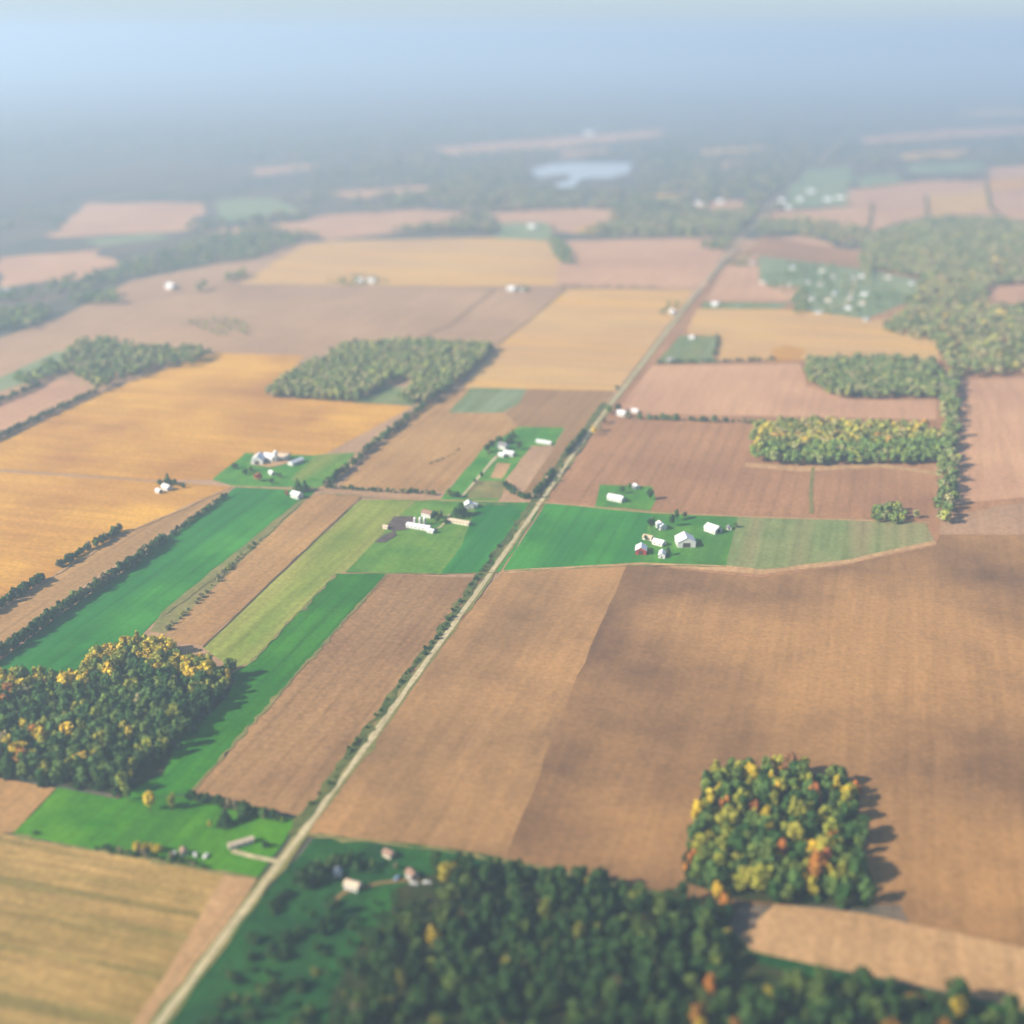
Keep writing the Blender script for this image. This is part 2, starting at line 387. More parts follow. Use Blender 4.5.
ribbon('field_ditch', [(361,498),(300,555),(203,648)], 1.6, G['ditch'], 'dark fence ditch between tan and olive fields')
ribbon('field_ditch', [(497,346),(530,320),(566,290)], 2.2, G['ditch'])
ribbon('field_ditch', [(405,345),(450,325),(495,289)], 2.2, G['ditch'])
ribbon('grass_track', [(813,468),(811,490),(811,514)], 4, G['rough'], 'faint grassy track across the reddish field')
for lab, pts, wd, c in [
 ('weedy margin right of the green strip', [(386,576),(290,682),(191,793)], 2.2, 'rough'),
 ('weedy margin between olive hay and green strip', [(336,575),(292,620),(250,664)], 1.6, 'rough'),
 ('ragged grass edge above the foreground wood', [(308,836),(440,850),(560,872),(688,903)], 3.0, 'rough'),
 ('ragged grass edge below the paddock', [(14,836),(80,849),(200,870),(257,879)], 2.4, 'rough'),
 ('weedy margin below the narrow cross road', [(320,494),(445,504),(540,506)], 1.8, 'rough'),
 ('ragged margin right of the long emerald field', [(300,504),(232,566),(162,616)], 2.5, 'rough'),
 ('thin weedy line below the farm meadow', [(345,573),(440,575),(498,573)], 1.8, 'rough'),
 ('dry line between orange field and tan strip', [(0,608),(120,537),(230,488)], 2.2, 'margin'),
 ('weedy line under the white barns grass', [(504,572),(641,566),(726,567)], 2.0, 'rough')]:
    ribbon('grass_margin', pts, wd, G[c], lab, jag=0.9, step=7)
VERGE = [(x - 7 - (y - 400) * .006, y) for x, y in ROAD[4:12]]
ribbon('grass_verge', VERGE, 6, G['verge_green'], 'ragged green verge on the left of the gravel road', jag=1.3, step=8)
ribbon('driveway', [(498,455),(487,468),(475,482),(461,498)], 3.4, G['gravel'], 'pale drive leading up to the farm among trees')
ribbon('driveway', [(432,531),(440,528),(447,521),(449,515),(440,516)], 2.6, G['gravel'], 'curved drive beside the three silos')
ribbon('driveway', [(232,852),(250,857),(279,863)], 3.6, G['gravel'], 'short pale drive from the gravel road')
ribbon('driveway', [(330,905),(345,893),(380,884),(420,880)], 2.6, G['lane'])
ribbon('village_street', [(818,312),(846,305),(852,292),(856,277)], 6, G['gravel'], 'pale village street among the far houses')
sheet('farmyard', [(385,529),(394,517),(413,517),(417,525),(407,530),(393,532)], G['yard'], 'dark muddy farmyard left of the silos', jag=1)
sheet('farmyard', [(374,543),(385,535),(395,532),(397,536),(385,543)], G['yard'], 'small dark muddy yard below the farm', jag=1)
sheet('farmyard', [(250,465),(255,452),(290,452),(288,464),(270,468)], G['concrete_yard'] if 'concrete_yard' in G else G['margin'], 'pale yard between the white barns', jag=0.5)
TOPZ = 0.008 * LAYER[0]

# ------------------------------------------------------------------ trees
def leafquads(rng, pts, nrm, size):
    """leaf clumps: small bent quads at pts facing roughly nrm"""
    n = len(pts)
    nrm = nrm + rng.normal(0, 0.55, (n, 3)); nrm /= np.linalg.norm(nrm, axis=1)[:, None]
    ref = rng.normal(0, 1, (n, 3))
    u = np.cross(nrm, ref); u /= np.linalg.norm(u, axis=1)[:, None]
    v = np.cross(nrm, u)
    s = size * rng.uniform(0.6, 1.35, (n, 1)); t = s * rng.uniform(0.6, 1.0, (n, 1))
    V = np.stack([pts - u * s - v * t * 0.6, pts + u * s * 0.7 - v * t, pts + u * s + v * t * 0.7, pts - u * s * 0.6 + v * t], 1)
    return V.reshape(-1, 3)

def crown(seed, n, kind='round', size=0.75, lobes=9):
    """unit tree (height 1, crown radius as given) of leaf clumps on uneven lobes"""
    rng = np.random.default_rng(seed)
    P, N = [], []
    if kind == 'conifer':
        z = rng.power(0.75, n); z = 1 - (1 - z * 0) * rng.uniform(0, 1, n) ** 0.6 * 0.95
        r = (1.02 - z) * 0.27 * (1 + 0.25 * np.sin(z * 50)) * rng.uniform(0.6, 1.1, n)
        a = rng.uniform(0, 2 * math.pi, n)
        P = np.stack([r * np.cos(a), r * np.sin(a), z], 1)
        N = np.stack([np.cos(a), np.sin(a), np.full(n, 0.5)], 1)
        return leafquads(rng, P, N, size)
    rw, z0, z1 = {'round': (0.27, 0.12, 0.98), 'tall': (0.21, 0.16, 1.0), 'bush': (0.55, 0.02, 0.95)}[kind]
    zc, zh = (z0 + z1) / 2, (z1 - z0) / 2
    per = n // lobes
    for k in range(lobes):
        a = rng.uniform(0, 2 * math.pi); h = rng.uniform(-0.75, 0.8)
        q = math.sqrt(max(0.05, 1 - h * h)) * rng.uniform(0.25, 0.62)
        c = np.array([q * math.cos(a) * rw, q * math.sin(a) * rw, zc + h * zh * 0.72])
        lr = np.array([rw * rng.uniform(0.38, 0.62)] * 2 + [zh * rng.uniform(0.3, 0.46)])
        d = rng.normal(0, 1, (per, 3)); d[:, 2] += 0.25; d /= np.linalg.norm(d, axis=1)[:, None]
        P.append(c + d * lr * rng.uniform(0.7, 1.06, (per, 1))); N.append(d)
    return leafquads(rng, np.concatenate(P), np.concatenate(N), size)

def trunk_arr(seed, h=0.5, r=0.016, limbs=4):
    rng = np.random.default_rng(seed)
    V, Fc = [], []
    def tube(p, q, r0, r1, k=6):
        b = len(V)
        p, q = np.array(p), np.array(q); d = (q - p) / np.linalg.norm(q - p)
        u = np.cross(d, (0.3, 1, 0.2)); u /= np.linalg.norm(u); v = np.cross(d, u)
        for c, rr in ((p, r0), (q, r1)):
            for i in range(k):
                a = 2 * math.pi * i / k
                V.append(c + (u * math.cos(a) + v * math.sin(a)) * rr)
        for i in range(k):
            j = (i + 1) % k
            Fc.append((b + i, b + j, b + k + j, b + k + i))
    tube((0, 0, -0.01), (0.006, 0.004, h * 0.5), r, r * 0.75)
    tube((0.006, 0.004, h * 0.5), (0.0, 0.012, h * 1.3), r * 0.75, r * 0.3)
    for i in range(limbs):
        a = i * 2.4 + rng.uniform(0, 1); z = h * rng.uniform(0.5, 0.9)
        tube((0.004, 0.005, z), (0.15 * math.cos(a), 0.15 * math.sin(a), z + 0.18), r * 0.5, r * 0.18, 4)
    return np.array(V), Fc

def quads_mesh(name, V, mat, tint=None, tri=False):
    n = len(V) // 4
    me = bpy.data.meshes.new(name)
    me.vertices.add(len(V)); me.vertices.foreach_set('co', np.ascontiguousarray(V, np.float32).ravel())
    me.loops.add(n * 4); me.loops.foreach_set('vertex_index', np.arange(n * 4, dtype=np.int32))
    me.polygons.add(n); me.polygons.foreach_set('loop_start', np.arange(0, n * 4, 4, dtype=np.int32))
    me.polygons.foreach_set('loop_total', np.full(n, 4, np.int32))
    me.update(calc_edges=True)
    if tint is not None:
        a = me.attributes.new('tint', 'FLOAT_COLOR', 'FACE')
        a.data.foreach_set('color', np.ascontiguousarray(tint, np.float32).ravel())
    me.materials.append(mat)
    return me

# leaf clump sizes are in units of tree height
VAR = {
 'round': [crown(100 + i, 420, 'round', 0.05) for i in range(5)],
 'tall': [crown(120 + i, 380, 'tall', 0.042, 8) for i in range(4)],
 'bush': [crown(140 + i, 220, 'bush', 0.11, 6) for i in range(3)],
 'conifer': [crown(160 + i, 340, 'conifer', 0.05) for i in range(2)],
 'mid': [crown(180 + i, 110, 'round', 0.085, 6) for i in range(5)],
 'far': [crown(200 + i, 36, 'round', 0.14, 4) for i in range(5)],
}
MESH = {k: [quads_mesh(k + '_crown', V, M['leaf']) for V in VAR[k]] for k in ('round', 'tall', 'bush', 'conifer')}
TRUNKS = []
for i in range(3):
    V, Fc = trunk_arr(300 + i)
    me = bpy.data.meshes.new('trunk'); me.from_pydata([tuple(v) for v in V], [], Fc); me.materials.append(M['bark']); TRUNKS.append(me)

PAL = {  # leaf reflectances (linear)
 'dark green': [(0.03, 0.08, 0.017), (0.038, 0.092, 0.02), (0.026, 0.07, 0.02)],
 'mid green': [(0.095, 0.15, 0.034), (0.115, 0.165, 0.034), (0.075, 0.14, 0.038)],
 'yellow green': [(0.23, 0.25, 0.035), (0.27, 0.27, 0.04)],
 'golden yellow': [(0.5, 0.36, 0.03), (0.58, 0.42, 0.04), (0.46, 0.36, 0.04)],
 'orange': [(0.36, 0.14, 0.03), (0.4, 0.17, 0.03)],
 'red brown': [(0.34, 0.12, 0.04), (0.28, 0.13, 0.06)],
 'grey brown': [(0.23, 0.19, 0.10), (0.27, 0.22, 0.12), (0.2, 0.185, 0.085)],
}
def pick(weights):
    t = R.uniform(0, sum(weights.values()))
    for k, v in weights.items():
        t -= v
        if t <= 0: return k
    return k
def tint(cls):
    c = R.choice(PAL[cls]); f = R.uniform(0.82, 1.2)
    return (c[0] * f * R.uniform(0.9, 1.1), c[1] * f, c[2] * f, 1.0)

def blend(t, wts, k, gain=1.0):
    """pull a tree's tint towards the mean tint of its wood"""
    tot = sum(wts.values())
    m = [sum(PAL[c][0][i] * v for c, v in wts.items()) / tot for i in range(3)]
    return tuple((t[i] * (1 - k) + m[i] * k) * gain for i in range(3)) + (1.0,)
DARKWOOD = {'dark green': 8, 'mid green': 2}
def inside(poly, x, y):
    c = False; n = len(poly)
    for i in range(n):
        x1, y1 = poly[i][:2]; x2, y2 = poly[i - 1][:2]
        if (y1 > y) != (y2 > y) and x < (x2 - x1) * (y - y1) / (y2 - y1) + x1: c = not c
    return c
def edge_dist(poly, x, y):
    best = 1e9
    for i in range(len(poly)):
        ax, ay = poly[i][:2]; bx, by = poly[i - 1][:2]
        dx, dy = bx - ax, by - ay
        t = max(0, min(1, ((x - ax) * dx + (y - ay) * dy) / (dx * dx + dy * dy + 1e-9)))
        best = min(best, math.hypot(x - ax - dx * t, y - ay - dy * t))
    return best
def near_road(x, y, d=11):
    return any(abs(x - (a[0] + (b[0] - a[0]) * (y - a[1]) / (b[1] - a[1]))) < d for a, b in zip(RW, RW[1:]) if min(a[1], b[1]) <= y <= max(a[1], b[1]))
RW = [g(*p) for p in ROAD]
def fill(pxpoly, spacing, keep=1.0, holes=()):
    P = [g(*p) for p in pxpoly]; HS = [[g(*p) for p in h] for h in holes]
    xs, ys = [p[0] for p in P], [p[1] for p in P]
    out = []; row = 0
    y = min(ys)
    while y < max(ys):
        x = min(xs) + (row % 2) * spacing / 2
        while x < max(xs):
            a, b = x + R.uniform(-.38, .38) * spacing, y + R.uniform(-.38, .38) * spacing
            if R.random() < keep and inside(P, a, b) and not any(inside(h, a, b) for h in HS): out.append((a, b, edge_dist(P, a, b)))
            x += spacing
        y += spacing * 0.87; row += 1
    return out
def pix(x, y, z=0):
    dz = z - H
    f = y * CP - dz * SP; u = y * SP + dz * CP
    return 512 + F * x / f, 512 - F * u / f, f

def put_tree(name, x, y, h, kind, cls, label, cat, group=None, wide=1.0, tn=None):
    root = bpy.data.objects.new(name, None); COL.objects.link(root)
    root.location = (x, y, TOPZ * 0.5); root.rotation_euler = (0, 0, R.uniform(0, 6.28))
    root['label'] = label; root['category'] = cat
    if group: root['group'] = group
    c = bpy.data.objects.new('crown' if kind != 'bush' else 'foliage', R.choice(MESH[kind])); COL.objects.link(c); c.parent = root
    c.scale = (h * wide, h * wide * R.uniform(0.9, 1.1), h); c.color = tn or tint(cls)
    t = bpy.data.objects.new('trunk' if kind != 'bush' else 'stem', R.choice(TRUNKS)); COL.objects.link(t); t.parent = root
    k = h if kind != 'bush' else h * 0.7
    t.scale = (k, k, k)
    return root

def mass(name, trees, label, cat='woodland', var='mid', kind='stuff'):
    """many trees merged into one mass: trees = (x, y, h, wide, tint, variant)"""
    Vs, Ts = [], []
    for (x, y, h, wd, tn, vk) in trees:
        V = R.choice(VAR[vk or var]); a = R.uniform(0, 6.28); ca, sa = math.cos(a), math.sin(a)
        X = np.empty_like(V)
        X[:, 0] = (V[:, 0] * ca - V[:, 1] * sa) * h * wd + x
        X[:, 1] = (V[:, 0] * sa + V[:, 1] * ca) * h * wd + y
        X[:, 2] = V[:, 2] * h + TOPZ * 0.5
        Vs.append(X); Ts.append(np.tile(np.array(tn), (len(V) // 4, 1)))
    me = quads_mesh(name, np.concatenate(Vs), M['leaf_mass'], np.concatenate(Ts))
    o = bpy.data.objects.new(name, me); COL.objects.link(o)
    o['label'] = label; o['category'] = cat
    if kind: o['kind'] = kind
    return o

# near woods: gather every tree, the 250 or so that show largest become things, the others a mass
cands = []
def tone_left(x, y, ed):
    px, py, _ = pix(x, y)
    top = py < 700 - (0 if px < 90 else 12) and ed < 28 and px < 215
    if top: return pick({'golden yellow': 7, 'yellow green': 6, 'orange': .7, 'mid green': 2})  # rim crowns yellower: autumn leaf plus sunlight put into the tint
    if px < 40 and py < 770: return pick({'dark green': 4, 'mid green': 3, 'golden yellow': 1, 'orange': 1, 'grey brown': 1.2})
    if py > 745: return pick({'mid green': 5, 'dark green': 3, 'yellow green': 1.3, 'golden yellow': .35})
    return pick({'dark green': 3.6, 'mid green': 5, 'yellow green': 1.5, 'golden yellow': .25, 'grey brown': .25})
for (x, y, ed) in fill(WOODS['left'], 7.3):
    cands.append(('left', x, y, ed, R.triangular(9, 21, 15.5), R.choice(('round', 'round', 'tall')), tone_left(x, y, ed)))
for (x, y, ed) in fill(WOODS['square'], 8.4):
    px, py, _ = pix(x, y)
    if ed < 20 and px < 770: cl = pick({'yellow green': 4, 'golden yellow': 1.5, 'mid green': 4, 'orange': .5})  # left edge yellower, its sunlit side partly put into leaf colour
    else: cl = pick({'mid green': 5, 'dark green': 4, 'yellow green': 1.6, 'golden yellow': .6, 'orange': .3, 'red brown': .15})
    cands.append(('square', x, y, ed, R.triangular(9.5, 20.5, 16), R.choice(('round', 'round', 'tall')), cl))
FORE = [(405,885),(450,868),(560,884),(690,905),(728,930),(728,1010),(770,985),(880,995),(1010,1018),(1090,1050),(1090,1180),(330,1180),(350,1010)]
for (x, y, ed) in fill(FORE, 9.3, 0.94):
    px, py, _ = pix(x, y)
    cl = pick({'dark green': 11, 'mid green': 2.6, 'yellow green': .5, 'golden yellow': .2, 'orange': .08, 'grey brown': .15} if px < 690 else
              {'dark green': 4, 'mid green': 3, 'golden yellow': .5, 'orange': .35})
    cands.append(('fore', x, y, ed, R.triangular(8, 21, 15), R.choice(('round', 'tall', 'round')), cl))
SPARSE = [(290,870),(400,862),(405,890),(350,1010),(330,1180),(120,1180),(220,985)]
for (x, y, ed) in fill(SPARSE, 8.5, 0.6):
    cands.append(('fore', x, y, ed, R.choice((3, 4, 5, 6, 8, 10)) * R.uniform(.8, 1.3), R.choice(('round', 'bush')), pick({'dark green': 8, 'mid green': 2, 'yellow green': .25})))
WNAME = {'left': 'left corner wood', 'square': 'square grove in the brown field', 'fore': 'dark foreground wood'}
CLEAR = [g(*p) for p in ((353,893),(338,879),(412,884),(414,890),(427,889),(397,884),(389,860))]
cands = [c for c in cands if c[0] != 'fore' or all(math.hypot(c[1] - a[0], (c[2] - a[1] + 6) * .6) > 10 for a in CLEAR)]
scored = []
for c in cands:
    wd, x, y, ed, h, kind, cl = c
    px, py, f = pix(x, y, h * 0.6)
    if not (-6 < px < 1030 and py < 1030): sc = -1
    else:
        sc = h / f * F * (0.5 if wd == 'fore' else 1.0)
        if cl in ('golden yellow', 'orange', 'red brown', 'yellow green'): sc *= 1.3
        if ed < 7: sc *= 1.35
    scored.append((sc, c))
scored.sort(key=lambda t: -t[0])
NEAR_N = 235
rest = {'left': [], 'square': [], 'fore': []}
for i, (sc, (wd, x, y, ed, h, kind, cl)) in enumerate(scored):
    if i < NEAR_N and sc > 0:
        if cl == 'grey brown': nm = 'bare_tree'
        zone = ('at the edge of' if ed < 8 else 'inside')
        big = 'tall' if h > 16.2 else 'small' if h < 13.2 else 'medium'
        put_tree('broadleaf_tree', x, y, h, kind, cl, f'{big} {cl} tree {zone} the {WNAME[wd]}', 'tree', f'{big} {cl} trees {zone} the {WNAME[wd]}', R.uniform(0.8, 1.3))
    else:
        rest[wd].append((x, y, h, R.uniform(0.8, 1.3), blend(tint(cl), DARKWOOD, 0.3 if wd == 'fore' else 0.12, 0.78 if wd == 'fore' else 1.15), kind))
for (sc, (wd, x, y, ed, h, kind, cl)) in scored:
    if ed < 7:
        for _ in range(2): rest[wd].append((x + R.gauss(0, 2.5), y + R.gauss(0, 2.5), R.uniform(3.5, 6.5), R.uniform(.7, 1.0), tint(cl if R.random() < .4 else 'dark green'), 'bush'))
mass('woodland', rest['left'], 'massed crowns filling the left corner wood')
mass('woodland', rest['square'], 'massed crowns filling the square grove in the brown field')
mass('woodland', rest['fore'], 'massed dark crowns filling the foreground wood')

# mid-distance and far woods, each one mass
autumn = {'mid green': 2.5, 'dark green': 3, 'grey brown': 5, 'yellow green': .6, 'golden yellow': .25, 'red brown': .4}
dull = {'dark green': 5, 'mid green': 4, 'grey brown': 3, 'yellow green': .7}
gold = {'golden yellow': 1.6, 'mid green': 3, 'yellow green': 1.4, 'orange': .7, 'dark green': 3, 'grey brown': 3}
def wood(label, poly, sp, var, wts, hts=(12, 18), holes=(), keep=1.0):
    T = []
    for (x, y, ed) in fill(poly, sp, keep, holes):
        if near_road(x, y): continue
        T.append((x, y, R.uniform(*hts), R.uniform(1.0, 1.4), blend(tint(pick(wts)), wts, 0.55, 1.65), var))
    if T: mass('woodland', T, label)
wood('grey green wood behind the large orange field', [(266,398),(282,382),(325,363),(345,349),(405,345),(495,350),(462,381),(427,405),(415,405),(398,402),(420,385),(400,380),(382,388),(357,403),(312,401)], 8.5, 'mid', {'grey brown': 4, 'mid green': 3, 'dark green': 2, 'yellow green': 1.2})
sheet('meadow', [(352,403),(384,387),(415,388),(422,400),(412,406)], G['wildgrass'])
wood('oblong green wood in front of the village', [(803,370),(809,364),(876,362),(934,366),(938,400),(835,399),(809,385)], 9, 'mid', {'mid green': 4, 'dark green': 3, 'yellow green': .8, 'grey brown': 4})
wood('gold topped oblong wood in the brown field', [(752,464),(750,452),(840,450),(941,446),(941,464),(914,467),(876,465),(818,467)], 9, 'mid', {'mid green': 5, 'dark green': 4, 'yellow green': 1.5, 'grey brown': 1})
wood('golden trees along the back of the oblong wood', [(750,452),(759,430),(812,428),(929,432),(941,446),(840,450)], 9, 'mid', gold, (13, 19))
wood('narrow belt of trees running down the right side', [(940,378),(957,376),(957,440),(955,505),(948,526),(937,526),(941,440)], 10, 'mid', {'dark green': 4, 'mid green': 3, 'yellow green': .6, 'grey brown': 3})
wood('small clump of trees above the pale pasture', [(868,514),(880,509),(898,511),(904,516),(902,526),(872,523)], 5.5, 'mid', dull, (6, 12))
wood('loose bushes right of the small clump', [(900,515),(930,514),(934,524),(900,524)], 14, 'mid', dull, (6, 10), keep=0.6)
wood('big hazy wood behind the village on the right', [(858,262),(870,238),(920,222),(1000,220),(1060,240),(1060,376),(957,377),(940,362),(935,345),(880,332),(905,314),(912,292),(868,286)], 13, 'far', autumn, holes=[[(988,287),(1060,284),(1060,310),(985,309)], [(870,270),(920,280),(915,300),(868,316)]])
sheet('bare_field', [(990,287),(1060,284),(1060,310),(986,309)], G['pink'])
wood('wood at the far end of two left hedges', [(60,372),(76,346),(107,343),(142,352),(214,353),(193,368),(157,369),(97,393),(80,380)], 11, 'mid', {'grey brown': 3, 'mid green': 3, 'dark green': 3, 'yellow green': 1}, keep=0.8)
wood('small dark wood above a far left hedge', [(15,385),(50,367),(62,372),(25,390)], 11, 'far', dull)
wood('thin scrub clump in the wide grey field', [(173,325),(215,319),(240,323),(256,335),(215,337),(197,331)], 15, 'far', {'grey brown': 3, 'mid green': 2, 'yellow green': 1}, (6, 11), keep=0.7)
wood('blue green wood at the left edge', [(-30,318),(0,312),(40,310),(52,317),(30,330),(5,332),(-30,335)], 14, 'far', dull)
wood('flat thicket beside the blue green wood', [(62,304),(80,300),(115,292),(122,305),(80,306)], 14, 'far', dull)
wood('long hazy wood along the far left fields', [(-40,300),(20,292),(60,282),(110,272),(190,243),(260,228),(320,238),(255,259),(215,264),(130,280),(60,297),(-40,312)], 20, 'far', dull, keep=0.75)
wood('small dark thicket above the grey field', [(222,280),(245,274),(247,279),(226,283)], 14, 'far', dull)
wood('tiny thicket beside a far white house', [(195,290),(206,287),(208,291),(197,293)], 14, 'far', dull)
wood('far thicket above the pinkish field', [(545,240),(560,242),(572,255),(575,265),(560,266),(553,256)], 15, 'far', dull)
wood('hazy wood left of the far road', [(575,238),(600,227),(640,222),(700,216),(760,208),(752,226),(735,240),(680,239),(620,239)], 20, 'far', autumn, keep=0.85)
wood('hazy wood right of the far road', [(762,224),(800,220),(870,232),(860,250),(830,244),(790,236),(760,238)], 20, 'far', autumn)
wood('thicket left of the road by the far field', [(705,246),(735,240),(732,252),(700,250)], 16, 'far', dull)
# the woods that melt into the haze
far_mix = {'dark green': 4, 'mid green': 2, 'grey brown': 6, 'red brown': .5}
T = []
while len(T) < 5200:
    px, py = R.uniform(-40, 1064), 232 - 130 * R.random() ** 1.6
    if py > 205 and px < 500 and R.random() < .6: continue
    if any(inside(p, px, py) for c, p in far) or 525 < px < 640 and 160 < py < 191 or 800 < px and py > 165: continue
    x, y, _ = g(px, py)
    if near_road(x, y, 22): continue
    if math.sin(x * .0021 + 1.3) + math.sin(y * .0013 + x * .0007) + R.gauss(0, .5) < -0.5: continue
    T.append((x, y, R.uniform(13, 20), R.uniform(1.5, 2.6), blend(tint(pick(far_mix)), far_mix, .5, 1.5), 'far'))  # last factor brightens far crowns, haze put into their tint
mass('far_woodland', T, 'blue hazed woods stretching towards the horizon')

# hedgerows: each one continuous hedge
def hedge(label, pts, hts, sp, wts, wide=0.9, gaps=0.0, name='hedgerow', var='bush', jit=1.0):
    sp *= 0.6; hts = (hts[0] * 1.15, hts[1] * 1.25); gaps *= 0.8
    P = [Vector(g(*p)).to_2d() for p in pts]
    T = []
    for a, b in zip(P, P[1:]):
        L = (b - a).length; k = max(1, int(L / sp))
        for i in range(k):
            if R.random() < gaps: continue
            p = a.lerp(b, (i + R.random()) / k)
            T.append((p.x + R.gauss(0, jit), p.y + R.gauss(0, jit), R.uniform(*hts), wide * R.uniform(.8, 1.2), tint(pick(wts)), var))
    return mass(name, T, label, 'hedge', kind=None)
dk = {'dark green': 6, 'mid green': 2, 'grey brown': 1.5}
hedge('thick dark hedgerow along the long emerald field', [(-40,680),(0,657),(41,628),(67,609),(82,599),(105,584),(132,566),(164,543)], (6, 10), 4, dk, .75)
hedge('low end of the hedgerow near the white farm', [(164,543),(192,521),(226,497)], (3, 5), 4, dk, .8, .15)
hedge('tree hedge across the left stubble field', [(-30,628),(0,608),(45,580)], (6, 9), 4.5, dk, .75)
hedge('upper tree hedge across the left stubble field', [(57,570),(85,552),(108,540),(120,531)], (5, 8), 4.5, dk, .75)
hedge('broken hedge between the orange and tan fields', [(322,488),(345,472),(372,448),(395,430),(427,405)], (4, 9), 5, {'dark green': 3, 'mid green': 3, 'grey brown': 3}, .75, .25)
hedge('low hedge beside the narrow cross road', [(322,488),(350,490),(395,493),(440,495)], (3, 5.5), 4.5, {'dark green': 5, 'mid green': 2, 'grey brown': 2}, .8, .15)
hedge('dark hedge along the near end of the brown strip', [(505,486),(512,493),(524,499),(543,498)], (4, 7), 4, dk, .8)
hedge('roadside hedge beside the brown strip', [(535,496),(544,484),(552,473)], (4, 7), 4, dk, .8)
hedge('thick roadside hedge near the golden tree', [(565,456),(576,443),(585,433)], (4, 7), 4, dk, .8)
hedge('hedge line behind the reddish brown field', [(625,419),(680,421),(755,424)], (4, 8), 7, {'dark green': 3, 'grey brown': 3, 'mid green': 3}, .8, .25)
hedge('far left hedge below the orange field corner', [(-20,448),(0,439),(45,417),(97,393)], (5, 8), 5, dk, .7)
hedge('far left hedge running to the picture edge', [(-20,411),(0,403),(40,387)], (5, 9), 6, dk, .7)
hedge('scrub along the gully in the tan field', [(428,466),(440,460),(449,457),(460,449)], (1, 2.2), 4, {'grey brown': 3, 'mid green': 1}, .9, .2)
hedge('scrub between the emerald field and tan strip', [(165,632),(200,600),(235,562),(262,540)], (1.5, 4), 7, {'grey brown': 3, 'mid green': 3, 'yellow green': 1}, .9, .45)
hedge('dark bushes between the paddock and brown field', [(190,800),(215,806),(240,812),(262,818),(285,822)], (3.5, 8), 3.6, dk, .7)
hedge('ragged bushes below the bright green paddock', [(95,850),(120,855),(160,860),(205,868)], (2, 4.5), 4, dk, .8, .2)
hedge('yellow shrubs below the bright green paddock', [(136,850),(148,851),(160,852)], (3.5, 5.5), 2.2, {'golden yellow': 5, 'yellow green': 2}, .75)
hedge('roadside bushes along the near brown field', [(312,806),(343,762),(371,722),(402,682),(440,634),(500,545)], (1.2, 3.6), 7, {'dark green': 4, 'mid green': 2}, .9, .5)
hedge('far hedge along the thin far cross road', [(560,287),(600,287),(660,288)], (2, 5), 12, dk, .9, .5)
hedge('hazy hedge across a far pink field', [(872,204),(871,218),(868,231)], (4, 7), 14, dk, .8)
hedge('hazy hedge right of the far pink field', [(926,196),(927,208),(928,216)], (4, 7), 14, dk, .8)
hedge('hazy hedge along the top of the far right fields', [(850,190),(920,181),(985,181)], (4, 8), 14, dk, .9, .35)
hedge('hazy hedge between the far right fields', [(986,182),(990,208),(1000,216)], (4, 8), 14, dk, .9, .3)
hedge('hedge under the pale orange field', [(720,362),(760,361),(775,360)], (3, 6), 8, dk, .9, .2)
hedge('scrub along the bottom of the grassy track', [(725,905),(722,940),(716,985)], (6, 12), 5, {'dark green': 3, 'golden yellow': 1, 'yellow green': 2, 'mid green': 2}, .5)

